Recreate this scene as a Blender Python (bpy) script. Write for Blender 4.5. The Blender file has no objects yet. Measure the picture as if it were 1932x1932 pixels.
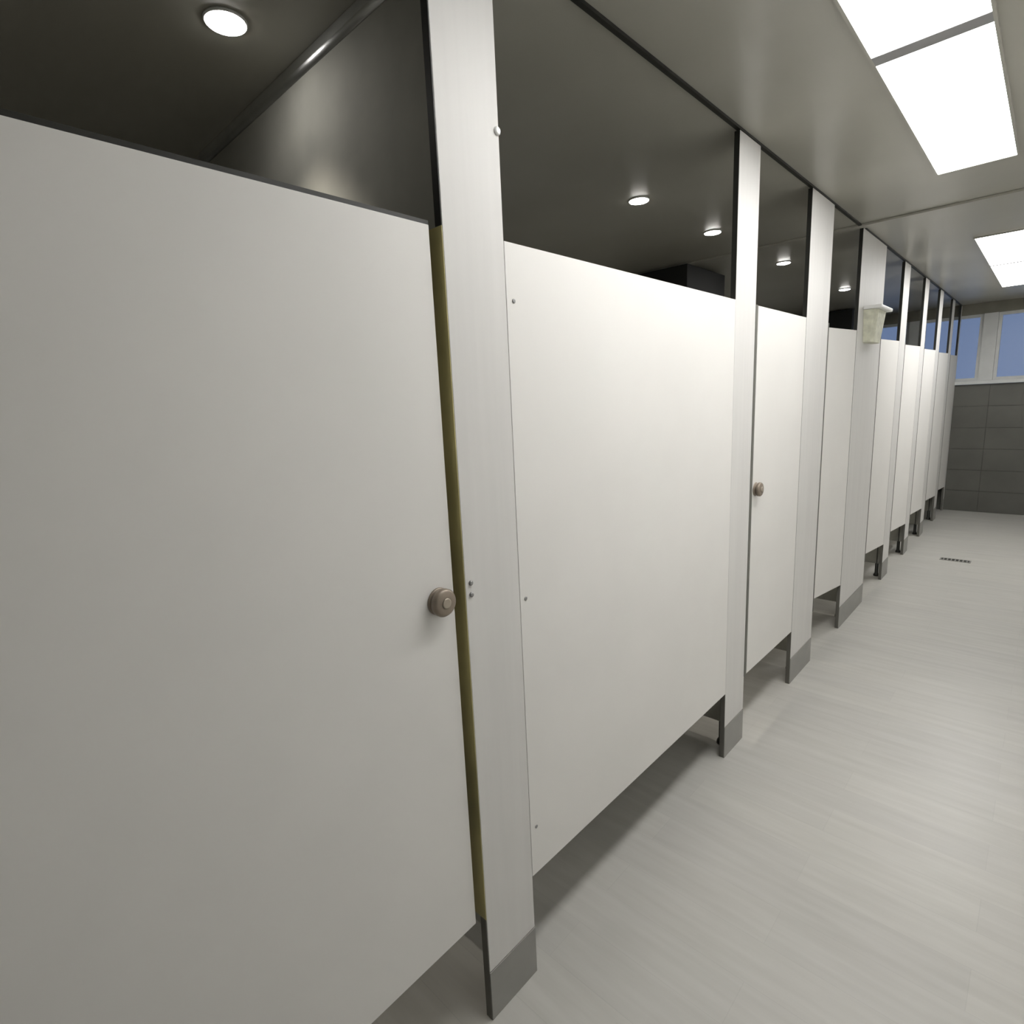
import bpy, bmesh, math, random
from mathutils import Vector, Matrix
random.seed(4)
SC = bpy.context.scene
COL = SC.collection

# ------------------------------------------------------------------ camera
YAW, PITCH, ROLL = math.radians(43.8479), math.radians(-10.6371), math.radians(-2.6794)
F_PX, IMG = 1061.37, 1932.0
CAM_AT = Vector((0.9387, 0.0, 1.6181))
fwd = Vector((-math.sin(YAW)*math.cos(PITCH), math.cos(YAW)*math.cos(PITCH), math.sin(PITCH)))
rgt = Vector((math.cos(YAW), math.sin(YAW), 0.0))
upv = rgt.cross(fwd)
r2 = rgt*math.cos(ROLL) + upv*math.sin(ROLL)
u2 = -rgt*math.sin(ROLL) + upv*math.cos(ROLL)
cam_data = bpy.data.cameras.new('camera')
cam = bpy.data.objects.new('camera', cam_data)
COL.objects.link(cam)
M = Matrix((r2, u2, -fwd)).transposed().to_4x4()
M.translation = CAM_AT
cam.matrix_world = M
cam_data.sensor_fit = 'HORIZONTAL'
cam_data.sensor_width = 36.0
cam_data.lens = 36.0*F_PX/IMG
cam_data.clip_start = 0.02
cam_data.clip_end = 200
SC.camera = cam

# ------------------------------------------------------------------ dusk sky outside the windows
world = bpy.data.worlds.new('dusk_sky')
SC.world = world
world.use_nodes = True
wn, wl = world.node_tree.nodes, world.node_tree.links
wn.clear()
w_out = wn.new('ShaderNodeOutputWorld'); w_bg = wn.new('ShaderNodeBackground')
w_tc = wn.new('ShaderNodeTexCoord'); w_sep = wn.new('ShaderNodeSeparateXYZ'); w_ramp = wn.new('ShaderNodeValToRGB')
wl.new(w_tc.outputs['Generated'], w_sep.inputs[0]); wl.new(w_sep.outputs['Z'], w_ramp.inputs[0])
w_ramp.color_ramp.elements[0].position = 0.0; w_ramp.color_ramp.elements[0].color = (0.20, 0.27, 0.45, 1)
w_ramp.color_ramp.elements[1].position = 0.7; w_ramp.color_ramp.elements[1].color = (0.08, 0.13, 0.26, 1)
wl.new(w_ramp.outputs[0], w_bg.inputs[0]); w_bg.inputs[1].default_value = 0.85
wl.new(w_bg.outputs[0], w_out.inputs[0])

# ------------------------------------------------------------------ exposure
SC.view_settings.view_transform = 'Standard'
SC.view_settings.look = 'None'
SC.view_settings.exposure = 0.0
SC.view_settings.gamma = 1.0
SC.view_settings.use_curve_mapping = False
PANEL_LIGHT = 15.2        # radiance of the ceiling light diffusers
SPOT_DISC = 40.0         # radiance of the small downlight lenses
SPOT_WATT = 26.0

# ------------------------------------------------------------------ sizes taken from the picture (metres)
ZC, ZT, ZB = 2.60, 1.987, 0.316            # ceiling, door top, door bottom
X_RIGHT, X_REAR, Y_BACK, Y_END = 1.32, -1.65, -1.30, 9.28

# ------------------------------------------------------------------ materials
def mat(name):
    m = bpy.data.materials.new(name); m.use_nodes = True
    return m, m.node_tree.nodes, m.node_tree.links, m.node_tree.nodes['Principled BSDF']

def noise_colour(n, l, b, c1, c2, scale, mapping=(1, 1, 1), detail=3.0, lo=0.35, hi=0.65):
    tc = n.new('ShaderNodeTexCoord'); mp = n.new('ShaderNodeMapping'); nz = n.new('ShaderNodeTexNoise'); rp = n.new('ShaderNodeValToRGB')
    mp.inputs['Scale'].default_value = mapping
    nz.inputs['Scale'].default_value = scale; nz.inputs['Detail'].default_value = detail
    l.new(tc.outputs['Object'], mp.inputs[0]); l.new(mp.outputs[0], nz.inputs['Vector'])
    l.new(nz.outputs['Fac'], rp.inputs[0])
    rp.color_ramp.elements[0].position = lo; rp.color_ramp.elements[0].color = (*c1, 1)
    rp.color_ramp.elements[1].position = hi; rp.color_ramp.elements[1].color = (*c2, 1)
    l.new(rp.outputs[0], b.inputs['Base Color'])
    return nz, mp, rp

def plain(name, c, rough=0.5, metal=0.0, var=0.06, scale=8.0, mapping=(1, 1, 1), bump=0.0, spec=0.5):
    m, n, l, b = mat(name)
    c1 = tuple(v*(1-var) for v in c); c2 = tuple(min(1, v*(1+var)) for v in c)
    nz, mp, rp = noise_colour(n, l, b, c1, c2, scale, mapping)
    b.inputs['Roughness'].default_value = rough; b.inputs['Metallic'].default_value = metal
    b.inputs['Specular IOR Level'].default_value = spec
    if bump:
        bp = n.new('ShaderNodeBump'); bp.inputs['Strength'].default_value = bump; bp.inputs['Distance'].default_value = 0.002
        l.new(nz.outputs['Fac'], bp.inputs['Height']); l.new(bp.outputs[0], b.inputs['Normal'])
    return m

LAMINATE = plain('warm_grey_laminate', (0.745, 0.732, 0.705), 0.55, var=0.015, scale=3.0, spec=0.2)
POST_LAM = plain('post_laminate', (0.66, 0.65, 0.63), 0.5, var=0.02, scale=30.0, mapping=(1, 1, 0.05), spec=0.3)
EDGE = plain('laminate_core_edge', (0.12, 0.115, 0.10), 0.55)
DIVIDER = plain('olive_grey_divider_board', (0.38, 0.375, 0.335), 0.85)
DARKGREY = plain('dark_grey_strip', (0.13, 0.128, 0.11), 0.7)
EDGE_YELLOW = plain('yellow_edge', (0.50, 0.44, 0.20), 0.4, metal=0.0, var=0.35, scale=2.2, mapping=(0.3, 0.3, 1.0))  # yellow tone varied by noise along the nearest post's side
PLINTH = plain('grey_kick_plate', (0.30, 0.295, 0.275), 0.45, metal=0.2, var=0.05)
DARK = plain('near_black', (0.016, 0.016, 0.013), 0.45)
DARKMETAL = plain('dark_leg_metal', (0.05, 0.05, 0.045), 0.4, metal=0.6)
CHROME = plain('polished_channel', (0.78, 0.79, 0.79), 0.33, metal=1.0)
TAUPE = plain('taupe_knob', (0.26, 0.215, 0.17), 0.38, metal=0.35, var=0.08, scale=40)
TAUPE_LT = plain('taupe_knob_centre', (0.36, 0.31, 0.25), 0.35, metal=0.3)
STEEL = plain('screw_steel', (0.30, 0.30, 0.30), 0.4, metal=0.7)
WHITE = plain('white_plastic', (0.80, 0.80, 0.78), 0.4, var=0.02)
CREAM = plain('cream_plastic', (0.60, 0.60, 0.48), 0.5, var=0.12, scale=26)
FRAMEWHITE = plain('white_window_frame', (0.66, 0.67, 0.66), 0.4, var=0.03)
TILE = plain('grey_wall_tile', (0.115, 0.114, 0.10), 0.42, var=0.10, scale=2.5)
GROUT = plain('dark_grout', (0.075, 0.074, 0.066), 0.8)
DARKWALL = plain('graphite_wall', (0.11, 0.11, 0.10), 0.6)
RIGHTWALL = plain('grey_corridor_wall', (0.86, 0.855, 0.83), 0.6)
REARWALL = plain('mid_grey_wall', (0.46, 0.455, 0.42), 0.6)
BLACKBOX = plain('black_casing', (0.012, 0.012, 0.012), 0.6)
OLIVEWALL = plain('upper_wall_paint', (0.22, 0.21, 0.17), 0.6)
CEIL, n_, l_, b_ = mat('glossy_ceiling_sheet')
noise_colour(n_, l_, b_, (0.40, 0.39, 0.34), (0.44, 0.43, 0.38), 1.5)
b_.inputs['Roughness'].default_value = 0.31
SEAM = plain('ceiling_joint', (0.10, 0.098, 0.085), 0.5)
LIGHTFRAME = plain('light_frame_grey', (0.30, 0.30, 0.30), 0.45)

# floor: pale grey vinyl with fine streaks across the corridor
FLOOR, n_, l_, b_ = mat('pale_streaked_vinyl')
nz, mp, rp = noise_colour(n_, l_, b_, (0.455, 0.445, 0.415), (0.515, 0.505, 0.475), 26.0, mapping=(0.10, 1, 1), detail=6.0, lo=0.3, hi=0.7)
br = n_.new('ShaderNodeTexBrick'); tc = n_.new('ShaderNodeTexCoord')
br.inputs['Scale'].default_value = 1.0; br.inputs['Brick Width'].default_value = 0.92; br.inputs['Row Height'].default_value = 0.15
br.inputs['Mortar Size'].default_value = 0.0012
br.inputs['Color1'].default_value = (0.97, 0.97, 0.97, 1); br.inputs['Color2'].default_value = (1.03, 1.03, 1.02, 1); br.inputs['Mortar'].default_value = (0.93, 0.93, 0.93, 1)
l_.new(tc.outputs['Object'], br.inputs['Vector'])
mx = n_.new('ShaderNodeMix'); mx.data_type = 'RGBA'; mx.blend_type = 'MULTIPLY'; mx.inputs['Factor'].default_value = 1.0
l_.new(rp.outputs[0], mx.inputs['A']); l_.new(br.outputs['Color'], mx.inputs['B']); l_.new(mx.outputs['Result'], b_.inputs['Base Color'])
b_.inputs['Roughness'].default_value = 0.38
bp = n_.new('ShaderNodeBump'); bp.inputs['Strength'].default_value = 0.06; bp.inputs['Distance'].default_value = 0.002
l_.new(nz.outputs['Fac'], bp.inputs['Height']); l_.new(bp.outputs[0], b_.inputs['Normal'])

def emitter(name, strength, c=(1, 1, 1)):
    m = bpy.data.materials.new(name); m.use_nodes = True
    n, l = m.node_tree.nodes, m.node_tree.links; n.clear()
    o = n.new('ShaderNodeOutputMaterial'); e = n.new('ShaderNodeEmission')
    e.inputs[0].default_value = (*c, 1); e.inputs[1].default_value = strength
    l.new(e.outputs[0], o.inputs[0])
    return m
DIFFUSER = emitter('lit_diffuser', PANEL_LIGHT, (1.0, 0.99, 0.975))
LENS = emitter('lit_downlight_lens', SPOT_DISC, (1.0, 0.97, 0.92))

def glass(name, tint, rough=0.03):
    m = bpy.data.materials.new(name); m.use_nodes = True
    n, l = m.node_tree.nodes, m.node_tree.links; n.clear()
    o = n.new('ShaderNodeOutputMaterial'); mixn = n.new('ShaderNodeMixShader'); fr = n.new('ShaderNodeFresnel')
    t = n.new('ShaderNodeBsdfTransparent'); g = n.new('ShaderNodeBsdfGlossy')
    t.inputs[0].default_value = (*tint, 1); g.inputs['Roughness'].default_value = rough; g.inputs['Color'].default_value = (0.9, 0.9, 0.9, 1)
    fr.inputs[0].default_value = 1.45
    l.new(fr.outputs[0], mixn.inputs[0]); l.new(t.outputs[0], mixn.inputs[1]); l.new(g.outputs[0], mixn.inputs[2]); l.new(mixn.outputs[0], o.inputs[0])
    return m
CLEAR = glass('frosted_window_glass', (0.93, 0.95, 0.96), 0.45)

# ------------------------------------------------------------------ mesh helpers
def box(bm, x0, x1, y0, y1, z0, z1, mi=0):
    v = [bm.verts.new((x, y, z)) for x in (x0, x1) for y in (y0, y1) for z in (z0, z1)]
    F = [(0, 1, 3, 2), (4, 6, 7, 5), (0, 4, 5, 1), (2, 3, 7, 6), (0, 2, 6, 4), (1, 5, 7, 3)]
    fs = []
    for f in F:
        q = bm.faces.new([v[i] for i in f]); q.material_index = mi; fs.append(q)
    return fs

def lathe(bm, prof, axis='x', seg=40, at=(0, 0, 0), mi=0):
    """prof: (radius, offset along the axis)"""
    rings = []
    for r, d in prof:
        ring = []
        for k in range(seg):
            a = 2*math.pi*k/seg; c, s = r*math.cos(a), r*math.sin(a)
            p = (d, c, s) if axis == 'x' else (c, s, d)
            ring.append(bm.verts.new((at[0]+p[0], at[1]+p[1], at[2]+p[2])))
        rings.append(ring)
    for i in range(len(rings)-1):
        for k in range(seg):
            f = bm.faces.new((rings[i][k], rings[i][(k+1) % seg], rings[i+1][(k+1) % seg], rings[i+1][k])); f.smooth = True; f.material_index = mi
    for ring in (rings[0], rings[-1]):
        f = bm.faces.new(ring); f.material_index = mi

def obj(name, bm, mats, parent=None, bevel=0.0, loc=None):
    if bevel:
        bmesh.ops.bevel(bm, geom=list(bm.edges), offset=bevel, segments=2, profile=0.6, affect='EDGES')
    bmesh.ops.recalc_face_normals(bm, faces=bm.faces)
    me = bpy.data.meshes.new(name); bm.to_mesh(me); bm.free()
    for m in (mats if isinstance(mats, (list, tuple)) else [mats]):
        me.materials.append(m)
    o = bpy.data.objects.new(name, me); COL.objects.link(o)
    if loc is not None: o.location = loc
    if parent is not None: o.parent = parent
    return o

def boxes(name, lst, m, parent=None, bevel=0.0, loc=None):
    bm = bmesh.new()
    for b in lst: box(bm, *b)
    return obj(name, bm, m, parent, bevel, loc)

def thing(name, label, cat, loc=(0, 0, 0), rz=0.0, group=None):
    o = bpy.data.objects.new(name, None); COL.objects.link(o)
    o.empty_display_size = 0.1
    o.location = loc; o.rotation_euler = (0, 0, rz)
    o['label'] = label; o['category'] = cat
    if group: o['group'] = group
    return o

def struct(o, label, cat):
    o['kind'] = 'structure'; o['label'] = label; o['category'] = cat
    return o

# ------------------------------------------------------------------ the room
struct(boxes('floor', [(X_REAR-0.1, X_RIGHT+0.1, Y_BACK-0.1, Y_END+0.2, -0.1, 0.0)], FLOOR), 'pale grey vinyl floor with fine streaks running across the corridor', 'floor')
struct(boxes('ceiling', [(X_REAR-0.1, X_RIGHT+0.1, Y_BACK-0.1, Y_END+0.2, ZC, ZC+0.1)], CEIL), 'glossy grey ceiling above corridor and cubicles', 'ceiling')
struct(boxes('wall_right', [(X_RIGHT, X_RIGHT+0.1, Y_BACK, Y_END, 0, ZC)], RIGHTWALL), 'pale corridor wall facing the cubicle doors', 'wall')
struct(boxes('wall_left', [(X_REAR-0.1, X_REAR, Y_BACK, Y_END, 0, ZC)], REARWALL), 'grey rear wall inside the cubicles', 'wall')
struct(boxes('wall_back', [(X_REAR-0.1, X_RIGHT+0.1, Y_BACK-0.1, Y_BACK, 0, ZC)], REARWALL), 'grey wall behind the viewpoint', 'wall')
# end wall: tiled dado, painted band over the windows, piers
Z_SILL, Z_HEAD = 1.665, 2.47
WIN = [(0.36, 0.98), (-0.40, 0.22), (-1.16, -0.54)]
bm_end = bmesh.new()
box(bm_end, X_REAR, X_RIGHT, Y_END+0.008, Y_END+0.2, 0, Z_SILL-0.045, mi=1)
for b_ in [(X_REAR, X_RIGHT, Y_END, Y_END+0.2, Z_HEAD, ZC),
                               (X_REAR, -1.16, Y_END, Y_END+0.2, Z_SILL-0.045, Z_HEAD),
                               (0.98, X_RIGHT, Y_END, Y_END+0.2, Z_SILL-0.045, Z_HEAD)]:
    box(bm_end, *b_)
we = struct(obj('wall_end', bm_end, [OLIVEWALL, GROUT]),
            'grey tiled end wall of the corridor below the blue windows', 'wall')
TW, TH = 0.5, 0.27
row = 0; z = 0.0
while z < Z_SILL-0.05:
    z1 = min(z+TH, Z_SILL-0.046)
    x = X_REAR
    while x < X_RIGHT-0.01:
        x1 = min(x+TW, X_RIGHT)
        boxes('tile', [(x+0.002, x1-0.002, Y_END-0.001+random.uniform(0, .001), Y_END+0.009, z+0.002, z1-0.002)], TILE, we)
        x = x1
    z = z1
# window band: sill ledge is a trim, each light its own window
struct(boxes('trim_sill', [(X_REAR+0.4, X_RIGHT-0.02, Y_END-0.05, Y_END+0.19, Z_SILL-0.044, Z_SILL)], FRAMEWHITE, bevel=0.006), 'white window sill ledge over the grey tiles', 'sill')
for i, (a, b) in enumerate(WIN):
    fr = boxes('window_%d' % (i+1), [(a+0.001, b-0.001, Y_END+0.03, Y_END+0.09, Z_SILL+0.001, Z_SILL+0.035), (a+0.001, b-0.001, Y_END+0.03, Y_END+0.09, Z_HEAD-0.036, Z_HEAD-0.001),
                                     (a+0.001, a+0.035, Y_END+0.03, Y_END+0.09, Z_SILL+0.035, Z_HEAD-0.036), (b-0.035, b-0.001, Y_END+0.03, Y_END+0.09, Z_SILL+0.035, Z_HEAD-0.036)], FRAMEWHITE)
    struct(fr, ['white framed end window with blue dusk glass furthest from the cubicles', 'white framed blue end window meeting the cubicle front', 'blue end window seen over the cubicle doors'][i], 'window')
    boxes('pane', [(a+0.03, b-0.03, Y_END+0.058, Y_END+0.062, Z_SILL+0.03, Z_HEAD-0.03)], CLEAR, fr)
for i, (a, b) in enumerate([(0.22, 0.36), (-0.54, -0.40)]):
    struct(boxes('trim_%d' % (i+1), [(a+0.0005, b-0.0005, Y_END, Y_END+0.19, Z_SILL, Z_HEAD-0.0005)], FRAMEWHITE), ['pale post between the two end windows in view', 'pale post between end windows seen over the cubicle doors'][i], 'trim')
struct(boxes('trim_3', [(X_REAR+0.001, X_RIGHT-0.001, 4.13, 4.20, ZC-0.014, ZC-0.0005)], CEIL, bevel=0.003), 'flat joint strip across the glossy ceiling between the lights', 'trim')
struct(boxes('trim_4', [(-0.016, -0.001, Y_BACK+0.001, Y_END-0.002, ZC-0.010, ZC-0.0005)], DARK), 'thin dark head channel along the ceiling above the cubicle fronts', 'trim')

# ------------------------------------------------------------------ ceiling lights
def ceiling_light(y0, ys, y1, label):
    t = thing('ceiling_light', label, 'light', (0.585, (y0+y1)/2, ZC), group='rectangular ceiling lights over the corridor')
    xa, xb = -0.1385, 0.1385
    c = (y0+y1)/2; a0, s0, s1, a1 = y0-c, ys[0]-c, ys[1]-c, y1-c
    e = 0.008
    boxes('frame', [(xa-e, xa, a0-e, a1+e, -0.012, -0.0005), (xb, xb+e, a0-e, a1+e, -0.012, -0.0005), (xa, xb, a0-e, a0, -0.012, -0.0005), (xa, xb, a1, a1+e, -0.012, -0.0005)], CEIL, t)
    boxes('crossbar', [(xa, xb, s0+0.0005, s1-0.0005, -0.012, -0.0005)], LIGHTFRAME, t)
    boxes('diffuser', [(xa+0.0005, xb-0.0005, a0+0.0005, s0, -0.010, -0.003)], DIFFUSER, t)
    boxes('diffuser', [(xa+0.0005, xb-0.0005, s1, a1-0.0005, -0.010, -0.003)], DIFFUSER, t)
ceiling_light(0.87, (2.152, 2.212), 3.49, 'large lit white ceiling panel nearest the camera, with grey crossbar')
ceiling_light(5.17, (6.435, 6.480), 7.94, 'far lit white ceiling panel beyond the ceiling joint strip')

# ------------------------------------------------------------------ cubicle downlights
spots = [(0.71, 'round lit downlight above the first cubicle, left of the diagonal channel'), (2.68, 'round lit downlight over the wide fixed panel, larger of the two there'),
         (3.53, 'round lit downlight seen near the second post, smaller of two over the wide panel'), (4.78, 'round lit downlight seen above the second cubicle door'),
         (6.53, 'round lit downlight seen above the third, ajar cubicle door')]
for y, lab in spots:
    t = thing('downlight', lab, 'light', (-0.658, y, ZC), group='round downlights in the cubicle ceiling')
    bm = bmesh.new(); lathe(bm, [(0.052, -0.0005), (0.052, -0.005), (0.049, -0.007), (0.0475, -0.007), (0.047, -0.003)], 'z', 36); obj('trim_ring', bm, WHITE, t)
    bm = bmesh.new(); lathe(bm, [(0.0465, -0.004), (0.0465, -0.0085), (0.034, -0.012)], 'z', 36); obj('lens', bm, LENS, t)
    ld = bpy.data.lights.new('downlight_beam', 'SPOT'); ld.energy = SPOT_WATT; ld.spot_size = math.radians(84); ld.spot_blend = 1.0; ld.shadow_soft_size = 0.04
    ld.color = (1.0, 0.93, 0.82)
    lo = bpy.data.objects.new('downlight_beam', ld); COL.objects.link(lo); lo.location = (0, 0, -0.03); lo.parent = t

# ------------------------------------------------------------------ cubicle fronts
TH_D, TH_P = 0.022, 0.022
posts = [(-0.33, -0.145, 'post'), (0.812, 0.991, ''), (2.294, 2.500, ''), (3.177, 3.552, ''), (4.185, 4.850, ''), (5.530, 5.765, ''), (6.510, 6.715, ''), (7.430, 7.650, ''), (8.395, 8.590, ''), (9.200, 9.276, '')]
post_labels = ['full height pale post on the hinge side of the nearest door',
               'nearest full height pale post, between the first door and the wide panel',
               'full height pale post between the wide panel and the second door',
               'full height pale post between the second door and the third ajar door',
               'widest full height pale post, with the cream wall box near its top',
               'pale post just beyond the fourth ajar door',
               'pale post just beyond the fifth ajar door',
               'pale post just beyond the sixth ajar door',
               'pale post just beyond the seventh door, second last before the windows',
               'thin last pale post against the end wall']
for i, (a, b, _) in enumerate(posts):
    t = thing('cubicle_post', post_labels[i], 'post', (0, (a+b)/2, 0), group='full height posts of the cubicle row')
    w = (b-a)/2
    boxes('board', [(-TH_P, 0.0, -w, w, 0.152, ZC-0.0135)], POST_LAM, t, bevel=0.0015)
    boxes('kick_plate', [(-TH_P, 0.0015, -w-0.001, w+0.001, 0.0, 0.150)], PLINTH, t, bevel=0.001)
    o = boxes('edge_strip', [(-0.043 if i == 1 else -TH_P+0.001, -0.001, -w-0.0018, -w-0.0002, ZB, ZT)], EDGE_YELLOW if i == 1 else EDGE, t)
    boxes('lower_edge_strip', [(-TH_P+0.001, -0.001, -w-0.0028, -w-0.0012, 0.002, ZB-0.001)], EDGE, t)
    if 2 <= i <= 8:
        boxes('latch_side_strip', [(-0.018, 0.0015, w+0.0005, w+(0.022 if i == 2 else 0.013), ZB, ZT)], DARKGREY, t)  # dark grey strip along the post's latch side
    boxes('upper_edge_strip', [(-TH_P+0.001, -0.001, -w-0.0018, -w-0.0002, ZT+0.001, ZC-0.014)], DARK, t)  # black strip on the post's side face above door height
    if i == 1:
        o['label'] = 'mottled yellow edge strip'
        bm = bmesh.new(); lathe(bm, [(0.009, -0.0005), (0.009, 0.003), (0.006, 0.006)], 'x', 20, (0, w-0.006, 2.209)); k = obj('screw_cap', bm, WHITE, t); k['label'] = 'white screw cap'
        for dz in (0.0, -0.028):
            bm = bmesh.new(); lathe(bm, [(0.006, -0.0005), (0.006, 0.003), (0.004, 0.005)], 'x', 16, (0, -w+0.016, 1.222+dz)); obj('latch_stop', bm, STEEL, t)

def door(y0, y1, hinge, ang, label, knob=None):
    """hinge 'r': hung at y1, latch edge at y0 swings inward (-x); 'l': hung at y0"""
    L = y1-y0
    if hinge == 'r':
        t = thing('cubicle_door', label, 'door', (0, y1, 0), math.radians(-ang), group='cubicle doors along the row'); ya, yb = -L, 0.0
    else:
        t = thing('cubicle_door', label, 'door', (0, y0, 0), math.radians(ang), group='cubicle doors along the row'); ya, yb = 0.0, L
    boxes('leaf', [(-TH_D, 0.0, ya, yb, ZB, ZT)], LAMINATE, t, bevel=0.0015)
    boxes('edge_band', [(-TH_D+0.002, -0.002, ya-0.0012, ya-0.0002, ZB+0.002, ZT-0.002)], EDGE, t)
    boxes('edge_band', [(-TH_D+0.002, -0.002, yb+0.0002, yb+0.0012, ZB+0.002, ZT-0.002)], EDGE, t)
    for hz in (0.55, 1.75):     # hinge barrels on the inner face, at the hung edge
        yy = yb-0.012 if hinge == 'r' else ya+0.012
        bm = bmesh.new(); lathe(bm, [(0.007, hz-0.04), (0.007, hz+0.04)], 'z', 16, (-TH_D-0.0075, yy, 0)); obj('hinge', bm, STEEL, t)
    if hinge == 'l':
        boxes('top_cap', [(-TH_D+0.002, -0.001, ya, yb, ZT+0.0003, ZT+0.008)], DARK, t)
    if knob is not None:
        ky = knob
        k = None
        bm = bmesh.new()
        lathe(bm, [(0.031, 0.0002), (0.031, 0.003), (0.028, 0.005), (0.024, 0.006), (0.024, 0.008), (0.029, 0.011), (0.0315, 0.014), (0.0315, 0.022), (0.029, 0.026), (0.025, 0.028), (0.015, 0.0285)], 'x', 48, (0, ky, 1.200))
        k = obj('knob', bm, TAUPE, t); k['label'] = 'round taupe turn knob'
        bm = bmesh.new(); lathe(bm, [(0.012, 0.0287), (0.012, 0.0300), (0.009, 0.0308)], 'x', 24, (0, ky, 1.200)); obj('knob_centre', bm, TAUPE_LT, k)
    return t
door(-0.140, 0.788, 'l', 0.9, 'nearest and largest cubicle door, with a taupe knob at its right edge', 0.928-0.046)
door(2.540, 3.171, 'r', 0.3, 'second cubicle door, with a small taupe knob at its left edge', -0.631+0.034)
AJ = [(3.580, 4.174, 9.0, 'third cubicle door, narrow and ajar inward, in front of the widest post'), (4.880, 5.522, 7.0, 'fourth cubicle door, ajar, just right of the widest post'),
      (5.790, 6.502, 6.0, 'fifth cubicle door, ajar, beyond the first thin post'), (6.745, 7.422, 5.0, 'sixth cubicle door, ajar, third before the windows'),
      (7.680, 8.387, 5.0, 'seventh cubicle door, ajar, second last before the windows'), (8.615, 9.192, 5.0, 'last cubicle door, next to the end wall under the windows')]
for a, b, ang, lab in AJ:
    door(a, b, 'r', ang, lab)

# wide fixed panel between the nearest two posts
t = thing('fixed_screen', 'wide fixed pale panel between the nearest two posts, three screws on its edge', 'panel', (0, 1.6425, 0))
boxes('board', [(-TH_D, 0.0, -0.650, 0.650, ZB, ZT)], LAMINATE, t, bevel=0.0012)
for y, z in ((1.012, 1.859), (1.009, 1.131), (1.012, 0.462)):
    bm = bmesh.new(); lathe(bm, [(0.0052, 0.0002), (0.0052, 0.0012), (0.0035, 0.002)], 'x', 20, (0, y-1.6425+0.004, z)); obj('screw', bm, STEEL, t)
t = thing('fixed_screen', 'pale fixed panel past the hinge side of the nearest door', 'panel', (0, -0.815, 0))
boxes('board', [(-TH_D, 0.0, -0.480, 0.480, ZB, ZT)], LAMINATE, t, bevel=0.0012)

# dividers between the cubicles, raised on legs
divs = [(0.930, True, 'tall divider board behind the nearest post, reaching the ceiling channel'), (2.400, False, 'divider board on a dark leg behind the second post'), (3.362, False, 'divider board on a dark leg behind the post left of the third door'),
        (4.418, False, 'divider board on a dark leg behind the widest post'), (5.640, False, 'divider board behind the post beyond the fourth door'), (6.60, False, 'divider board behind the post beyond the fifth door'),
        (7.54, False, 'divider board behind the post beyond the sixth door'), (8.48, False, 'divider board behind the post beyond the seventh door')]
for y, full, lab in divs:
    t = thing('cubicle_divider', lab, 'divider', (0, y, 0), group='dividers between the cubicles')
    zt = ZC-0.046 if full else ZT
    boxes('board', [(X_REAR+0.002, -0.0245, -0.0125, 0.0125, 0.115, zt)], DIVIDER, t, bevel=0.0015)
    if full:
        bm = bmesh.new(); rings = []
        prof = [(-0.019, 0.0)] + [(-0.019*math.cos(math.pi*k/10), -0.024-0.020*math.sin(math.pi*k/10)) for k in range(11)] + [(0.019, 0.0)]
        for cx in (X_REAR+0.002, -0.0245):
            rings.append([bm.verts.new((cx, py, ZC-0.0008+pz)) for py, pz in prof])
        for k in range(len(prof)):
            f = bm.faces.new((rings[0][k], rings[0][(k+1) % len(prof)], rings[1][(k+1) % len(prof)], rings[1][k])); f.smooth = 0 < k < len(prof)-2
        bm.faces.new(rings[0]); bm.faces.new(rings[1])
        o = obj('ceiling_channel', bm, CHROME, t)
        o['label'] = 'dark polished channel under the ceiling'
    for lx in (-0.057, -1.45):
        bm = bmesh.new(); lathe(bm, [(0.022, 0.0), (0.022, 0.012), (0.017, 0.022), (0.0135, 0.026), (0.0135, 0.34)], 'z', 24, (lx, 0, 0)); obj('leg', bm, DARKMETAL, t)
    boxes('front_edge', [(-0.0243, -0.0229, -0.0125, 0.0125, 0.115, zt)], EDGE, t)

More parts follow.
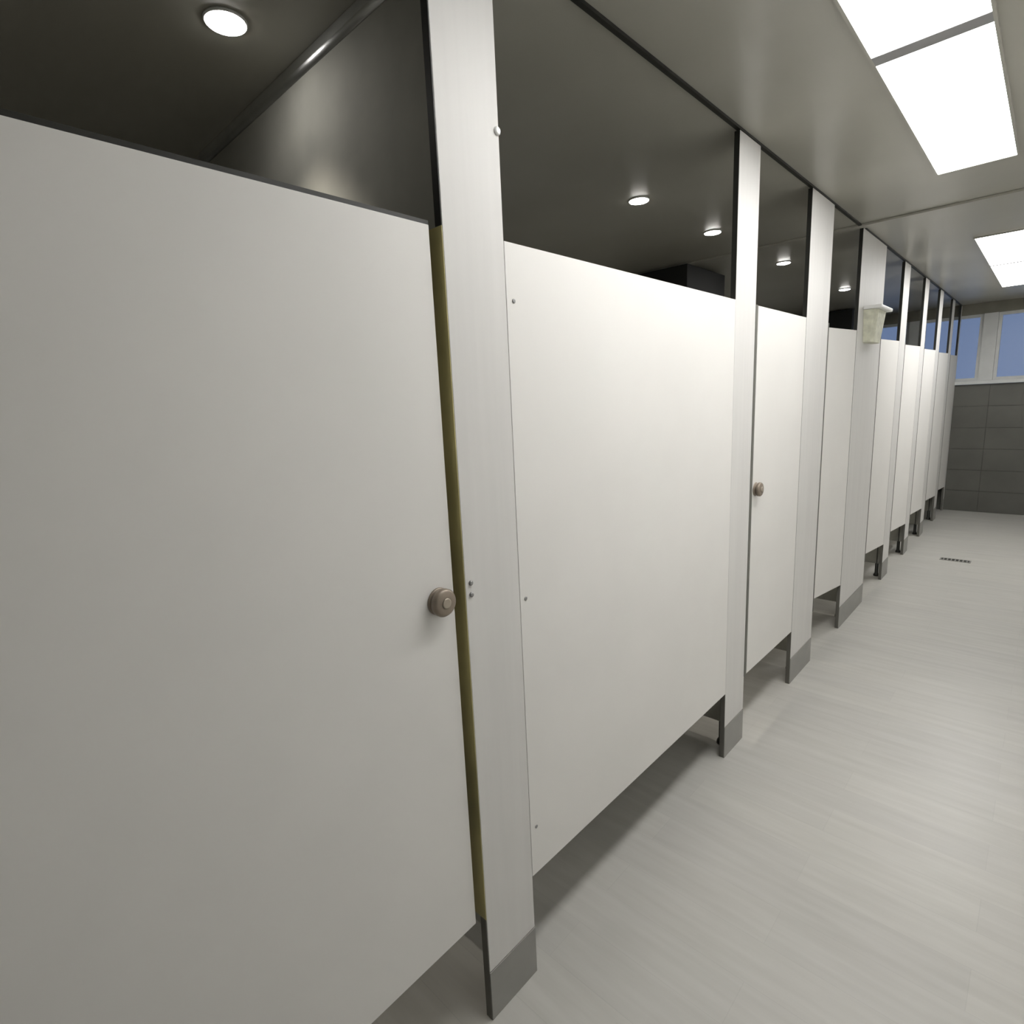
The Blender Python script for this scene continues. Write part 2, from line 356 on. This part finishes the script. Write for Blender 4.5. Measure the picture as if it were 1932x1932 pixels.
# black duct box, plus a black box added for the unlit end wall
for y0, y1, x1, z0, lab in ((4.09, 4.75, -1.10, 2.33, 'black boxed duct under the cubicle ceiling, seen through the opening over the wide panel'), (8.05, 8.6, -0.93, 2.33, 'black box added for the unlit end wall, seen through the opening over the third door')):
    t = thing('black_box', lab, 'duct', ((X_REAR+x1)/2, (y0+y1)/2, ZC), group='duct boxes under the cubicle ceiling')
    w = (x1-X_REAR)/2; d = (y1-y0)/2
    boxes('casing', [(-w+0.001, w, -d, d, z0-ZC, -0.016)], BLACKBOX, t, bevel=0.004)
    boxes('flange', [(w-0.02, w+0.004, -d-0.004, d+0.004, z0-ZC-0.004, z0-ZC+0.02)], DARKWALL, t)

# cream wall box on the widest post
t = thing('wall_box', 'cream tapered wall box with white lid on the widest post', 'wall box', (0.001, 4.46, 1.92))
bm = bmesh.new()
sec = [(0.00, 0.055, 0.12), (0.10, 0.065, 0.14), (0.20, 0.075, 0.155)]
prev = None
for z, d, w in sec:
    ring = [bm.verts.new(p) for p in ((0, -w, z), (d*0.7, -w, z), (d, -w*0.7, z), (d, w*0.7, z), (d*0.7, w, z), (0, w, z))]
    if prev:
        for k in range(6): bm.faces.new((prev[k], prev[(k+1) % 6], ring[(k+1) % 6], ring[k]))
    else: bm.faces.new(ring)
    prev = ring
bm.faces.new(prev)
obj('body', bm, CREAM, t)
boxes('lid', [(0, 0.10, -0.165, 0.175, 0.2005, 0.222)], WHITE, t, bevel=0.006)

# floor drain grate far down the corridor
t = thing('floor_drain', 'small dark slotted drain grate in the floor far down the corridor', 'drain', (0.406, 6.545, 0.0))
boxes('frame', [(-0.115, 0.115, -0.045, -0.035, 0.0002, 0.004), (-0.115, 0.115, 0.035, 0.045, 0.0002, 0.004), (-0.115, -0.105, -0.035, 0.035, 0.0002, 0.004), (0.105, 0.115, -0.035, 0.035, 0.0002, 0.004)], PLINTH, t)
boxes('pit', [(-0.104, 0.104, -0.034, 0.034, 0.0002, 0.0008)], DARK, t)
for k in range(7):
    x = -0.087+k*0.029
    boxes('bar', [(x-0.005, x+0.005, -0.0345, 0.0345, 0.001, 0.0035)], PLINTH, t)
